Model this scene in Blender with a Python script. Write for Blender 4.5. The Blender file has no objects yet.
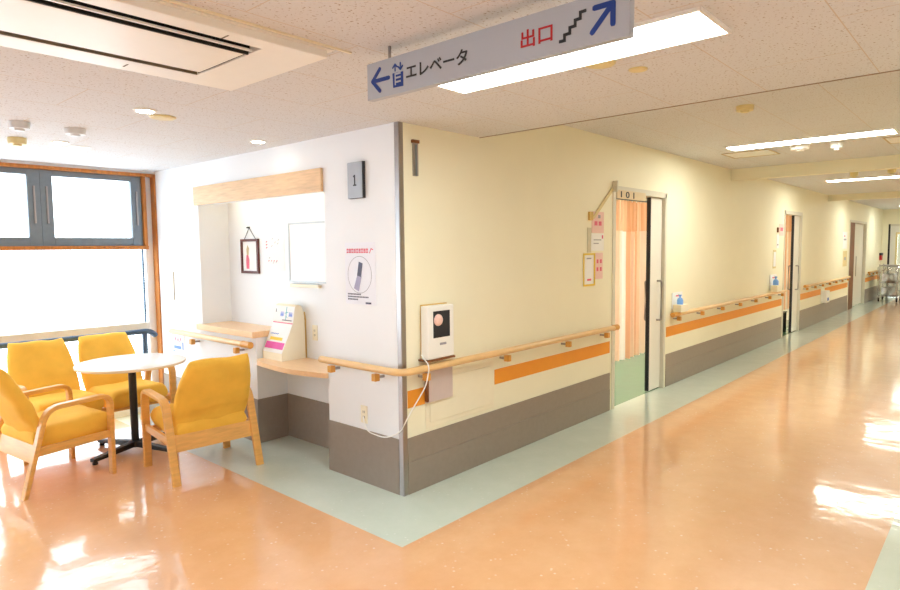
import bpy, bmesh, math, random
from mathutils import Vector, Matrix, noise
random.seed(4)
PI = math.pi
scene = bpy.context.scene
COL = scene.collection

# ------------------------------------------------------------------ materials
def lin(h):
    if isinstance(h, str):
        h = h.lstrip('#'); c = [int(h[i:i+2], 16)/255 for i in (0, 2, 4)]
    else: c = list(h)
    return [x/12.92 if x <= .04045 else ((x+.055)/1.055)**2.4 for x in c]
def rgba(h): return (*lin(h), 1)
MATS = {}
def mat(name, col, rough=.5, metal=0., var=.05, scale=12., bump=0., bscale=60., coat=0., spec=.5, stretch=(1, 1, 1), trans=0., coatr=.1):
    if name in MATS: return MATS[name]
    m = bpy.data.materials.new(name); m.use_nodes = True
    nt = m.node_tree; b = nt.nodes['Principled BSDF']; L = nt.links.new
    tc = nt.nodes.new('ShaderNodeTexCoord'); mp = nt.nodes.new('ShaderNodeMapping'); mp.inputs['Scale'].default_value = stretch
    L(tc.outputs['Object'], mp.inputs[0])
    n = nt.nodes.new('ShaderNodeTexNoise'); n.inputs['Scale'].default_value = scale; n.inputs['Detail'].default_value = 4
    L(mp.outputs[0], n.inputs[0])
    c = lin(col); r = nt.nodes.new('ShaderNodeValToRGB')
    r.color_ramp.elements[0].color = (*[max(0, x*(1-var)) for x in c], 1); r.color_ramp.elements[1].color = (*[min(1, x*(1+var)) for x in c], 1)
    r.color_ramp.elements[0].position = .3; r.color_ramp.elements[1].position = .7
    L(n.outputs[0], r.inputs[0]); L(r.outputs[0], b.inputs['Base Color'])
    b.inputs['Roughness'].default_value = rough; b.inputs['Metallic'].default_value = metal
    b.inputs['Coat Weight'].default_value = coat; b.inputs['Coat Roughness'].default_value = coatr
    b.inputs['Specular IOR Level'].default_value = spec
    b.inputs['Transmission Weight'].default_value = trans
    if bump:
        n2 = nt.nodes.new('ShaderNodeTexNoise'); n2.inputs['Scale'].default_value = bscale; L(mp.outputs[0], n2.inputs[0])
        bp = nt.nodes.new('ShaderNodeBump'); bp.inputs['Strength'].default_value = bump; bp.inputs['Distance'].default_value = .01
        L(n2.outputs[0], bp.inputs['Height']); L(bp.outputs[0], b.inputs['Normal'])
    MATS[name] = m; return m
def emit(name, col, s):
    m = bpy.data.materials.new(name); m.use_nodes = True; nt = m.node_tree
    b = nt.nodes['Principled BSDF']; b.inputs['Base Color'].default_value = rgba(col)
    b.inputs['Emission Color'].default_value = rgba(col); b.inputs['Emission Strength'].default_value = s
    MATS[name] = m; return m
def glass(name, tint='#ffffff', gl=.06):
    m = bpy.data.materials.new(name); m.use_nodes = True; nt = m.node_tree; nt.nodes.remove(nt.nodes['Principled BSDF'])
    t = nt.nodes.new('ShaderNodeBsdfTransparent'); t.inputs[0].default_value = rgba(tint)
    g = nt.nodes.new('ShaderNodeBsdfGlossy'); g.inputs['Roughness'].default_value = .02
    x = nt.nodes.new('ShaderNodeMixShader'); x.inputs[0].default_value = gl
    nt.links.new(t.outputs[0], x.inputs[1]); nt.links.new(g.outputs[0], x.inputs[2]); nt.links.new(x.outputs[0], nt.nodes['Material Output'].inputs[0])
    MATS[name] = m; return m

M = {}
M['wall'] = mat('cream_wall_paint', '#f3eed6', .55, var=.012, scale=3, bump=.06, bscale=90)
M['lwall'] = mat('off_white_wall_paint', '#eef1f5', .55, var=.01, scale=3, bump=.06, bscale=90)
M['grey'] = mat('grey_wainscot', '#93867b', .42, var=.035, scale=25)
M['orange'] = mat('orange_band', '#ef9a2c', .45, var=.02)
M['wood'] = mat('beech_wood', '#e4aa5a', .4, var=.1, scale=9, stretch=(1, 1, 6), coat=.15)
M['rail'] = mat('rail_wood', '#e6bd84', .38, var=.06, scale=14, stretch=(1, 1, 5), coat=.2)
M['railcap'] = mat('rail_cap', '#d79a45', .4, var=.05)
M['shelf'] = mat('shelf_wood', '#efc79a', .4, var=.06, scale=10, stretch=(6, 1, 6), coat=.2)
M['beam'] = mat('beam_wood', '#e4bf93', .45, var=.12, scale=7, stretch=(8, 1, 10))
M['trimwood'] = mat('window_trim_wood', '#bd7630', .5, var=.22, scale=8, stretch=(6, 6, 1))
M['yellow'] = mat('yellow_cover_cloth', '#f7c04c', .75, var=.06, scale=7, bump=.25, bscale=220, spec=.2)
M['white'] = mat('white_plastic', '#f2f1ee', .35, var=.01)
M['cream'] = mat('cream_plastic', '#f2ead2', .45, var=.012)
M['paper'] = mat('white_paper', '#f5f5f6', .8, var=.008, spec=.1)
M['black'] = mat('black_metal', '#1c1a1b', .4, var=.1)
M['dark'] = mat('slot_shade', '#17140f', .7, var=.1)
M['steel'] = mat('stainless_steel', '#a8a2a0', .3, 1., var=.05, scale=40, stretch=(1, 1, .1))
M['alu'] = mat('grey_aluminium', '#7c8790', .45, .35, var=.06, scale=20)
M['signgrey'] = mat('sign_grey', '#b2b9c6', .45, var=.01)
M['blue'] = mat('sign_blue', '#10398f', .5, var=.02)
M['red'] = mat('sign_red', '#b3131f', .5, var=.02)
M['ink'] = mat('black_ink', '#23232b', .6, var=.02)
M['tabletop'] = mat('table_laminate', '#f4f2ee', .3, var=.01, coat=.2)
M['tedge'] = mat('table_edge', '#e9d3b4', .4, var=.04)
M['navy'] = mat('dark_blue_rail', '#3a5068', .45, var=.05)
M['beige'] = mat('beige_transom', '#dad1c1', .5, var=.05)
M['brown'] = mat('brown_wood', '#7d4a26', .5, var=.15, scale=10)
M['ochre'] = mat('ochre_board', '#d9b25f', .5, var=.06)
M['strap'] = mat('pale_stripe', '#dccb97', .7, var=.03)
M['pink'] = mat('pink_print', '#e65fb0', .6, var=.05)
M['palepink'] = mat('pale_pink_paper', '#f0cfc9', .8, var=.03, spec=.1)
M['mauve'] = mat('mauve_sheet', '#cdbcb8', .7, var=.03)
M['yel'] = mat('yellow_print', '#f2d24a', .6, var=.03)
M['yframe'] = mat('yellow_frame', '#e3c23a', .5, var=.03)
M['lblue'] = mat('blue_print', '#5a84d8', .5, var=.05)
M['teal'] = mat('teal_print', '#4fb6c6', .5, var=.05)
M['tan'] = mat('tan_print', '#c9b48e', .6, var=.05)
M['grm'] = mat('grey_print', '#9a9aa6', .6, var=.05)
M['rose'] = mat('rose_print', '#e0657f', .6, var=.04)
M['leaf'] = mat('door_white', '#eae7df', .35, var=.01)
M['jamb'] = mat('door_frame_paint', '#d8d3c4', .4, var=.02)
M['mframe'] = mat('mahogany_frame', '#5d2420', .4, var=.15, scale=20)
M['acwhite'] = mat('ac_panel', '#efeee8', .35, var=.01)
M['brownslot'] = mat('ac_brown_slot', '#6f624f', .6, var=.05)
M['lensy'] = mat('yellowed_cover', '#e2d39a', .4, var=.05)
M['roomwall'] = mat('ward_wall', '#e6dfce', .6, var=.02)
M['bframe'] = mat('pale_board_frame', '#bfc5cc', .4, .1, var=.02)
M['wfill'] = emit('ward_fill_glow', '#fff8f0', 105)  # added glow in place of ward daylight, brightens the curtains
M['detgrey'] = mat('detector_grey', '#dbe0e4', .4, var=.02)
M['glass'] = glass('window_glass')
M['bag'] = glass('clear_plastic_bag', '#f4f7f7', .35)
M['lamp'] = emit('lamp_diffuser', '#f4fffc', 22)
M['lampc'] = emit('corridor_lamp_diffuser', '#fafff4', 28)
M['down'] = emit('downlight_lamp', '#fff6e4', 28)
M['tube'] = emit('niche_tube', '#ffefc4', 6.5)

def curtain_mat(name='peach_curtain_cloth', cols=('#faf4ef', '#f8dfcc', '#f6c8a4'), sc=6.5, tr=.5):
    m = bpy.data.materials.new(name); m.use_nodes = True; nt = m.node_tree; L = nt.links.new
    b = nt.nodes['Principled BSDF']; tc = nt.nodes.new('ShaderNodeTexCoord'); sx = nt.nodes.new('ShaderNodeSeparateXYZ'); L(tc.outputs['Object'], sx.inputs[0])
    w = nt.nodes.new('ShaderNodeTexNoise'); w.noise_dimensions = '1D'; w.inputs['Scale'].default_value = sc; w.inputs['Detail'].default_value = 2; L(sx.outputs['X'], w.inputs['W'])
    r = nt.nodes.new('ShaderNodeValToRGB'); e = r.color_ramp.elements
    e[0].position = .38; e[0].color = rgba(cols[0]); e[1].position = .6; e[1].color = rgba(cols[2]); x = e.new(.48); x.color = rgba(cols[1])
    L(w.outputs[0], r.inputs[0]); L(r.outputs[0], b.inputs['Base Color']); b.inputs['Roughness'].default_value = .8
    t = nt.nodes.new('ShaderNodeBsdfTranslucent'); L(r.outputs[0], t.inputs[0])
    mx = nt.nodes.new('ShaderNodeMixShader'); mx.inputs[0].default_value = tr; L(b.outputs[0], mx.inputs[1]); L(t.outputs[0], mx.inputs[2]); L(mx.outputs[0], nt.nodes['Material Output'].inputs[0])
    return m
M['curtain'] = curtain_mat()
M['net'] = curtain_mat('curtain_net', ('#f6dcc6', '#f1c7a4', '#ecbb94'), 30, .6)

def floor_mat(name, col, col2, fleck):
    m = bpy.data.materials.new(name); m.use_nodes = True; nt = m.node_tree; L = nt.links.new
    b = nt.nodes['Principled BSDF']; tc = nt.nodes.new('ShaderNodeTexCoord')
    n = nt.nodes.new('ShaderNodeTexNoise'); n.inputs['Scale'].default_value = 5; n.inputs['Detail'].default_value = 6; n.inputs['Roughness'].default_value = .7; L(tc.outputs['Object'], n.inputs[0])
    r = nt.nodes.new('ShaderNodeValToRGB'); r.color_ramp.elements[0].color = rgba(col); r.color_ramp.elements[0].position = .35; r.color_ramp.elements[1].color = rgba(col2); r.color_ramp.elements[1].position = .7
    L(n.outputs[0], r.inputs[0])
    v = nt.nodes.new('ShaderNodeTexVoronoi'); v.inputs['Scale'].default_value = 24; v.inputs['Randomness'].default_value = 1; L(tc.outputs['Object'], v.inputs[0])
    fr = nt.nodes.new('ShaderNodeValToRGB'); fr.color_ramp.elements[0].position = .05; fr.color_ramp.elements[0].color = (1, 1, 1, 1); fr.color_ramp.elements[1].position = .2; fr.color_ramp.elements[1].color = (0, 0, 0, 1)
    L(v.outputs['Distance'], fr.inputs[0])
    n3 = nt.nodes.new('ShaderNodeTexNoise'); n3.inputs['Scale'].default_value = 7; L(tc.outputs['Object'], n3.inputs[0])
    mr = nt.nodes.new('ShaderNodeMapRange'); mr.inputs[1].default_value = .45; mr.inputs[2].default_value = .62; L(n3.outputs[0], mr.inputs[0])
    mm = nt.nodes.new('ShaderNodeMath'); mm.operation = 'MULTIPLY'; L(fr.outputs[0], mm.inputs[0]); L(mr.outputs[0], mm.inputs[1])
    mx = nt.nodes.new('ShaderNodeMix'); mx.data_type = 'RGBA'; mx.inputs['B'].default_value = rgba(fleck); L(mm.outputs[0], mx.inputs['Factor']); L(r.outputs[0], mx.inputs['A'])
    # tile joints
    sx = nt.nodes.new('ShaderNodeTexBrick'); sx.offset = 0; sx.inputs['Scale'].default_value = 1; sx.inputs['Brick Width'].default_value = .4757; sx.inputs['Row Height'].default_value = .4757; sx.inputs['Mortar Size'].default_value = .0012; sx.inputs['Mortar Smooth'].default_value = .2
    L(tc.outputs['Object'], sx.inputs[0])
    mx2 = nt.nodes.new('ShaderNodeMix'); mx2.data_type = 'RGBA'; mj = nt.nodes.new('ShaderNodeMath'); mj.operation = 'MULTIPLY'; mj.inputs[1].default_value = .35; L(sx.outputs['Fac'], mj.inputs[0])
    L(mj.outputs[0], mx2.inputs['Factor']); L(mx.outputs['Result'], mx2.inputs['A']); mx2.inputs['B'].default_value = rgba(col2)
    L(mx2.outputs['Result'], b.inputs['Base Color'])
    b.inputs['Roughness'].default_value = .32; b.inputs['Coat Weight'].default_value = 1; b.inputs['Coat Roughness'].default_value = .085
    n2 = nt.nodes.new('ShaderNodeTexNoise'); n2.inputs['Scale'].default_value = 4.5; n2.inputs['Detail'].default_value = 3; L(tc.outputs['Object'], n2.inputs[0])
    bp = nt.nodes.new('ShaderNodeBump'); bp.inputs['Strength'].default_value = .16; bp.inputs['Distance'].default_value = .02; L(n2.outputs[0], bp.inputs['Height'])
    L(bp.outputs[0], b.inputs['Coat Normal']); L(bp.outputs[0], b.inputs['Normal'])
    return m
M['floor'] = floor_mat('orange_vinyl_tile', '#e3aa7a', '#eab688', '#f5e2cf')
M['border'] = floor_mat('pale_green_vinyl_tile', '#cedcd0', '#d6e2d8', '#e6eee8')
M['greenfloor'] = floor_mat('green_ward_floor', '#1c6a42', '#23754b', '#468c68')

def ceil_mat():
    m = bpy.data.materials.new('pitted_ceiling_board'); m.use_nodes = True; nt = m.node_tree; L = nt.links.new
    b = nt.nodes['Principled BSDF']; tc = nt.nodes.new('ShaderNodeTexCoord'); b.inputs['Roughness'].default_value = .85; b.inputs['Specular IOR Level'].default_value = .2
    mp = nt.nodes.new('ShaderNodeMapping'); mp.inputs['Location'].default_value = (-.78, 1.374, 0); L(tc.outputs['Object'], mp.inputs[0])
    v = nt.nodes.new('ShaderNodeTexNoise'); v.inputs['Scale'].default_value = 95; v.inputs['Detail'].default_value = 2; L(tc.outputs['Object'], v.inputs[0])
    r = nt.nodes.new('ShaderNodeValToRGB'); r.color_ramp.elements[0].position = .29; r.color_ramp.elements[0].color = rgba('#a89c92'); r.color_ramp.elements[1].position = .39; r.color_ramp.elements[1].color = rgba('#dadce0')
    L(v.outputs[0], r.inputs[0])
    k = nt.nodes.new('ShaderNodeTexBrick'); k.offset = .5; k.inputs['Scale'].default_value = 1; k.inputs['Brick Width'].default_value = .926; k.inputs['Row Height'].default_value = .4655; k.inputs['Mortar Size'].default_value = .0022; k.inputs['Mortar Smooth'].default_value = .1
    L(mp.outputs[0], k.inputs[0])
    mx = nt.nodes.new('ShaderNodeMix'); mx.data_type = 'RGBA'; L(k.outputs['Fac'], mx.inputs['Factor']); L(r.outputs[0], mx.inputs['A']); mx.inputs['B'].default_value = rgba('#cdc1b5')
    L(mx.outputs['Result'], b.inputs['Base Color'])
    bp = nt.nodes.new('ShaderNodeBump'); bp.inputs['Strength'].default_value = .3; bp.inputs['Distance'].default_value = .004; L(v.outputs[0], bp.inputs['Height']); L(bp.outputs[0], b.inputs['Normal'])
    return m
M['ceil'] = ceil_mat()

# ------------------------------------------------------------------ mesh helpers
class MB:
    def __init__(s): s.bm = bmesh.new()
    def box(s, x0, x1, y0, y1, z0, z1, bev=0., seg=2):
        vs = [s.bm.verts.new((x, y, z)) for x in (x0, x1) for y in (y0, y1) for z in (z0, z1)]
        fs = [(0, 1, 3, 2), (4, 6, 7, 5), (0, 4, 5, 1), (2, 3, 7, 6), (0, 2, 6, 4), (1, 5, 7, 3)]
        F = [s.bm.faces.new([vs[i] for i in f]) for f in fs]
        if bev: bmesh.ops.bevel(s.bm, geom=list({e for f in F for e in f.edges}), offset=bev, segments=seg, profile=.6, affect='EDGES')
        return s
    def hull(s, pts, d, bev=0.):
        """prism from planar outline pts extruded by vector d"""
        a = [s.bm.verts.new(p) for p in pts]; b = [s.bm.verts.new(Vector(p)+Vector(d)) for p in pts]; n = len(pts)
        F = [s.bm.faces.new(a[::-1]), s.bm.faces.new(b)]
        for i in range(n): F.append(s.bm.faces.new((a[i], a[(i+1) % n], b[(i+1) % n], b[i])))
        if bev: bmesh.ops.bevel(s.bm, geom=list({e for f in F[:2] for e in f.edges}), offset=bev, segments=2, profile=.6, affect='EDGES')
        return s
    def sweep(s, path, prof, up=(0, 0, 1), cap=True):
        """sweep closed 2-D profile (a,b) along path; a along side, b along local up"""
        P = [Vector(p) for p in path]; rings = []
        for i, p in enumerate(P):
            if i == 0: t = (P[1]-p)
            elif i == len(P)-1: t = (p-P[-2])
            else: t = (P[i+1]-p).normalized()+(p-P[i-1]).normalized()
            t.normalize(); side = t.cross(Vector(up))
            if side.length < 1e-4: side = t.cross(Vector((0, 1, 0)))
            side.normalize(); u = side.cross(t)
            k = 1.
            if 0 < i < len(P)-1:
                c = (p-P[i-1]).normalized().dot(t); k = 1/max(c, .5)
            rings.append([s.bm.verts.new(p+side*a+u*b) for a, b in prof])
        n = len(prof)
        for i in range(len(rings)-1):
            for j in range(n): s.bm.faces.new((rings[i][j], rings[i][(j+1) % n], rings[i+1][(j+1) % n], rings[i+1][j]))
        if cap: s.bm.faces.new(rings[0][::-1]); s.bm.faces.new(rings[-1])
        return s
    def tube(s, path, r, n=12): return s.sweep(path, [(r*math.cos(2*PI*k/n), r*math.sin(2*PI*k/n)) for k in range(n)])
    def lathe(s, prof, c=(0, 0, 0), axis='Z', n=28):
        """prof: (r, h) list"""
        rings = []
        def P(r, h, a):
            x, y = r*math.cos(a), r*math.sin(a)
            return Vector(c)+Vector({'Z': (x, y, h), 'X': (h, x, y), 'Y': (x, h, y)}[axis])
        for r, h in prof: rings.append([s.bm.verts.new(P(max(r, 1e-4), h, 2*PI*k/n)) for k in range(n)])
        for i in range(len(rings)-1):
            for j in range(n): s.bm.faces.new((rings[i][j], rings[i][(j+1) % n], rings[i+1][(j+1) % n], rings[i+1][j]))
        s.bm.faces.new(rings[0][::-1]); s.bm.faces.new(rings[-1]); return s
    def grid(s, f, n, m, closed=False):
        V = [[s.bm.verts.new(f(i/n, j/m)) for j in range(m+1)] for i in range(n+1)]
        for i in range(n):
            for j in range(m): s.bm.faces.new((V[i][j], V[i+1][j], V[i+1][j+1], V[i][j+1]))
        return s
    def done(s, name, m, parent=None, smooth=False, mod=None):
        bmesh.ops.remove_doubles(s.bm, verts=s.bm.verts, dist=1e-6)
        bmesh.ops.recalc_face_normals(s.bm, faces=s.bm.faces)
        off = Vector((0, 0, 0)); p = parent
        while p is not None: off += p.location; p = p.parent
        me = bpy.data.meshes.new(name)
        if off.length: bmesh.ops.translate(s.bm, verts=s.bm.verts, vec=-off)
        s.bm.to_mesh(me); s.bm.free()
        o = bpy.data.objects.new(name, me); COL.objects.link(o); me.materials.append(M[m] if isinstance(m, str) else m)
        if smooth:
            me.shade_smooth()
            me.set_sharp_from_angle(angle=math.radians(40))
        if parent is not None: o.parent = parent
        return o
def ink(base, mb, m):
    """printed marks become part of the sheet's own mesh, in their own material"""
    bmesh.ops.recalc_face_normals(mb.bm, faces=mb.bm.faces)
    off = Vector((0, 0, 0)); p = base.parent
    while p is not None: off += p.location; p = p.parent
    bmesh.ops.translate(mb.bm, verts=mb.bm.verts, vec=-off)
    me = base.data; me.materials.append(M[m] if isinstance(m, str) else m); i = len(me.materials)-1
    for f_ in mb.bm.faces: f_.material_index = i
    t = bpy.data.meshes.new('t'); mb.bm.to_mesh(t); mb.bm.free()
    b = bmesh.new(); b.from_mesh(me); b.from_mesh(t); b.to_mesh(me); b.free(); bpy.data.meshes.remove(t)
def glyphs(P, d, name, m, body, *box):
    """lettering, one part per character"""
    mb = MB(); P.text(mb, body, *box); bm = mb.bm; bm.verts.ensure_lookup_table(); seen = set(); isl = []
    for v in bm.verts:
        if v in seen: continue
        st = [v]; seen.add(v); comp = []
        while st:
            a = st.pop(); comp.append(a)
            for e in a.link_edges:
                o_ = e.other_vert(a)
                if o_ not in seen: seen.add(o_); st.append(o_)
        xs = [(q_.co-P.O).dot(P.U) for q_ in comp]; isl.append([min(xs), max(xs), comp])
    isl.sort(key=lambda t: t[0]); groups = []
    for i in isl:
        if groups and i[0] < groups[-1][0]-.001: groups[-1][0] = max(groups[-1][0], i[1]); groups[-1][1] += i[2]
        else: groups.append([i[1], list(i[2])])
    for g_ in groups:
        k = MB(); vm = {v: k.bm.verts.new(v.co) for v in g_[1]}
        for f_ in bm.faces:
            if f_.verts[0] in vm: k.bm.faces.new([vm[v] for v in f_.verts])
        k.done(name, m, d)
    bm.free()
def tag(o, label, cat, group=None, kind=None):
    o['label'] = label; o['category'] = cat
    if group: o['group'] = group
    if kind: o['kind'] = kind
    return o
def single(mb, name, m, label, cat, loc=None, group=None, smooth=False):
    """a thing that is one mesh, origin at its base"""
    vs = [v.co for v in mb.bm.verts]
    c = Vector(((min(v.x for v in vs)+max(v.x for v in vs))/2, (min(v.y for v in vs)+max(v.y for v in vs))/2, min(v.z for v in vs)))
    bmesh.ops.translate(mb.bm, verts=mb.bm.verts, vec=-c)
    o = mb.done(name, m, None, smooth); o.location = c
    return tag(o, label, cat, group)
def thing(name, label, cat, loc=(0, 0, 0), rz=0, group=None):
    o = bpy.data.objects.new(name, None); COL.objects.link(o); o.location = loc; o.rotation_euler = (0, 0, rz); o.empty_display_size = .1
    return tag(o, label, cat, group)
def struct(mb, name, m, parent=None):
    o = mb.done(name, m, parent)
    if parent is None: o['kind'] = 'structure'
    return o
def sroot(name, loc):
    o = bpy.data.objects.new(name, None); COL.objects.link(o); o.location = loc; o['kind'] = 'structure'; return o
def copy_tree(o, parent=None):
    c = o.copy(); COL.objects.link(c)
    if parent is not None: c.parent = parent
    for ch in list(o.children): copy_tree(ch, c)
    return c
def bez(pts, n=8):
    """round polyline corners: pts list of (point, radius)"""
    out = []
    P = [Vector(p) for p, r in pts]
    for i, (p, r) in enumerate(pts):
        p = Vector(p)
        if r == 0 or i in (0, len(pts)-1): out.append(p); continue
        a = (P[i-1]-p).normalized(); b = (P[i+1]-p).normalized(); A = p+a*r; B = p+b*r
        for k in range(n+1):
            t = k/n; out.append(A*(1-t)**2+p*2*t*(1-t)+B*t*t)
    return out
# flat marks: strokes on a plane given by frame (O, U, W, N)
class Plane:
    def __init__(s, O, U, W):
        s.O, s.U, s.W = Vector(O), Vector(U).normalized(), Vector(W).normalized(); s.N = s.U.cross(s.W)
    def p(s, a, b, d=0.): return s.O+s.U*a+s.W*b+s.N*d
    def rect(s, mb, a0, a1, b0, b1, d0=0., d1=.001):
        return mb.hull([s.p(a0, b0, d0), s.p(a1, b0, d0), s.p(a1, b1, d0), s.p(a0, b1, d0)], s.N*(d1-d0))
    def poly(s, mb, pts, d0=0., d1=.001): return mb.hull([s.p(a, b, d0) for a, b in pts], s.N*(d1-d0))
    def stroke(s, mb, pts, w, d0=.0, d1=.001, rnd=True):
        P = [Vector((a, b)) for a, b in pts]
        for i in range(len(P)-1):
            t = (P[i+1]-P[i]).normalized(); n = Vector((-t.y, t.x))*w/2; e = t*w*(.45 if rnd else .0); a, b = P[i]-e, P[i+1]+e
            k = .6
            q = [a+n*k, a+e*.8+n, b-e*.8+n, b+n*k, b-n*k, b-e*.8-n, a+e*.8-n, a-n*k] if rnd else [a+n, b+n, b-n, a-n]
            dd = d1+i*2e-5
            mb.hull([s.p(v.x, v.y, d0) for v in q], s.N*(dd-d0))
        return mb
    def text(s, mb, body, a0, a1, b0, b1, d0=0., d1=.001, bold=.016):
        c = bpy.data.curves.new('glyphs', 'FONT'); c.body = body; c.resolution_u = 4; c.offset = bold
        o = bpy.data.objects.new('glyphs', c); COL.objects.link(o); bpy.context.view_layer.update()
        me = bpy.data.meshes.new_from_object(o.evaluated_get(bpy.context.evaluated_depsgraph_get()))
        bpy.data.objects.remove(o); bpy.data.curves.remove(c)
        xs = [v.co.x for v in me.vertices]; ys = [v.co.y for v in me.vertices]
        X0, X1, Y0, Y1 = min(xs), max(xs), min(ys), max(ys)
        b = bmesh.new(); b.from_mesh(me); bpy.data.meshes.remove(me)
        for v in b.verts:
            a = a0+(v.co.x-X0)/(X1-X0)*(a1-a0); h = b0+(v.co.y-Y0)/(Y1-Y0)*(b1-b0); v.co = s.p(a, h, d0)
        r = bmesh.ops.extrude_face_region(b, geom=b.faces[:])
        for e in r['geom']:
            if isinstance(e, bmesh.types.BMVert): e.co += s.N*(d1-d0)
        t = bpy.data.meshes.new('t'); b.to_mesh(t); b.free(); mb.bm.from_mesh(t); bpy.data.meshes.remove(t); return mb

CE, C2, YR, B, XE = 2.314, 2.55, -2.826, .4757, 19.45
# ------------------------------------------------------------------ setting: floor
f = MB()
f.box(-5, -B, -B, 3.5, -.05, 0); f.box(-5, XE, YR+B, -B, -.05, 0); f.box(-5, .0, -5, YR+B, -.05, 0)
struct(f, 'floor', 'floor')
f = MB(); f.box(-B, 0, -B, 3.5, -.05, 0); f.box(0, .30, .70, 1.70, -.05, 0); f.box(0, XE, -B, .03, -.05, 0); f.box(14.4, 16.8, .03, .16, -.05, 0); f.box(0, XE, YR, YR+B, -.05, 0)
struct(f, 'floor_border', 'border')
f = MB(); f.box(2.1, 6.0, .03, 3.0, -.05, 0); f.box(8.0, 11.6, .03, 3.0, -.05, 0)
struct(f, 'floor_ward', 'greenfloor')
# ceiling
c = MB(); c.box(-5, .78, -5, 3.5, CE, CE+.06); c.box(.70, .7799, -5, .1, CE+.002, C2+.06); struct(c, 'ceiling', 'ceil')
c = MB(); c.box(.78, XE, YR-.05, .1, C2, C2+.06); struct(c, 'ceiling_corridor', 'ceil')
struct(MB().box(.772, .782, YR, .0, CE-.003, CE+.004), 'trim_1', mat('edge_trim_tan', '#93806c', .6, var=.05))
c = MB(); c.box(6.03, 6.16, YR, -.004, 2.405, C2); c.box(6.022, 6.03, YR, -.004, 2.405, 2.418); struct(c, 'trim_2', 'wall')
c = MB(); c.box(12.0, 12.13, YR, -.004, 2.43, C2); struct(c, 'trim_3', 'wall')
# corridor wall (y = 0)
W = MB()
DO = [(2.75, 3.955), (8.75, 9.90), (14.45, 16.75)]; DT = 2.108
x = .0
W.box(.001, .78, 0, .14, 0, CE); W.box(.78, DO[0][0], 0, .14, 0, C2)
W.box(DO[0][1], DO[1][0], 0, .14, 0, C2); W.box(DO[1][1], DO[2][0], 0, .14, 0, C2); W.box(DO[2][1], XE+.1, 0, .14, 0, C2)
for a, b in DO: W.box(a, b, 0, .14, DT, C2)
struct(W, 'wall_right', 'wall')
# lounge wall (x = 0) with the niche
W = MB()
NX = .28; NA, NB = .745, 2.55
W.box(0, .34, .0002, NA, 0, CE); struct(W, 'wall_left', 'lwall')
W = MB(); W.box(0, .34, NB, 3.55, 0, CE); struct(W, 'wall_left_window_side', 'lwall')
W = MB(); W.box(0, .06, NA, NB, 1.95, CE); W.box(.06, NX, NA, NB, 2.05, CE); struct(W, 'wall_niche_head', 'lwall')
W = MB(); W.box(NX, .34, NA, NB, 0, CE); struct(W, 'wall_niche_rear', 'lwall')
W = MB(); W.box(.0, NX, 1.675, NB, 0, .855); struct(W, 'wall_niche_base', 'lwall')
# window wall
W = MB(); W.box(-5, .0, 3.4, 3.52, 0, .12); W.box(-5, -4.4, 3.4, 3.52, 0, CE); W.box(-4.4, 0, 3.4, 3.52, 2.29, CE); struct(W, 'wall_window', 'lwall')
# walls out of view which close the lobby and the corridor
struct(MB().box(0, XE+.1, YR-.1, YR, 0, C2), 'wall_corridor_far_side', 'wall')
struct(MB().box(-5.1, -5, -5, 3.5, 0, CE), 'wall_lobby_side', 'lwall')
struct(MB().box(-5, 0, -5.1, -5, 0, CE), 'wall_lobby_rear', 'lwall')
struct(MB().box(0, .1, -5, YR-.1, 0, CE), 'wall_lobby_return', 'lwall')
W = MB(); W.box(XE, XE+.12, -.02, .14, 0, C2); W.box(XE, XE+.12, YR, -.02, 2.12, C2); W.box(XE, XE+.12, -.16, -.02, 0, 2.12); W.box(XE, XE+.12, YR, -1.9, 0, 2.12); struct(W, 'wall_end', 'wall')
# wards behind doors 1 and 2
for k, (a, b) in enumerate(((2.1, 6.0), (8.0, 11.6))):
    W = MB(); W.box(a-.1, a, .14, 3, 0, 2.5); W.box(b, b+.1, .14, 3, 0, 2.5); W.box(a-.1, b+.1, 3, 3.1, 0, 2.5); W.box(a-.1, b+.1, .14, 3.1, 2.5, 2.56)
    struct(W, 'wall_ward_%d' % (k+1), 'roomwall')
    struct(MB().box(a, b, 2.988, 3.0, 0, .3), 'baseboard_ward_%d' % (k+1), 'grey')
# wainscot
BZ = .362
def skirt(name, x0, x1):
    s = MB(); s.box(x0, x1, -.008, 0, .0, .206, .001, 1); s.box(x0, x1, -.006, 0, .2065, BZ, .001, 1); struct(s, name, 'grey')
skirt('baseboard_right', .035, DO[0][0]-.045); skirt('baseboard_right_2', DO[0][1]+.045, DO[1][0]-.045); skirt('baseboard_right_3', DO[1][1]+.045, DO[2][0]-.03); skirt('baseboard_right_4', DO[2][1]+.03, XE-.02)
s = MB(); s.box(-.007, 0, .035, NA, 0, BZ-.004); s.box(-.007, 0, 1.675, 3.39, 0, BZ-.004); s.box(-.007, NX, NA-.0, NA+.007, 0, BZ-.004); s.box(NX-.007, NX, NA, 1.675, 0, BZ-.004); s.box(-.007, NX, 1.668, 1.675, 0, BZ-.004)
struct(s, 'baseboard_left', 'grey')
def band(name, x0, x1): struct(MB().box(x0, x1, -.003, 0, .552, .662), name, 'orange')
band('trim_4', .042, .195); band('trim_5', .93, DO[0][0]-.05); band('trim_6', DO[0][1]+.05, DO[1][0]-.05); band('trim_7', DO[1][1]+.05, 11.6); band('trim_8', 11.98, DO[2][0]-.05); band('trim_9', DO[2][1]+.05, XE-.1)
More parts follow.
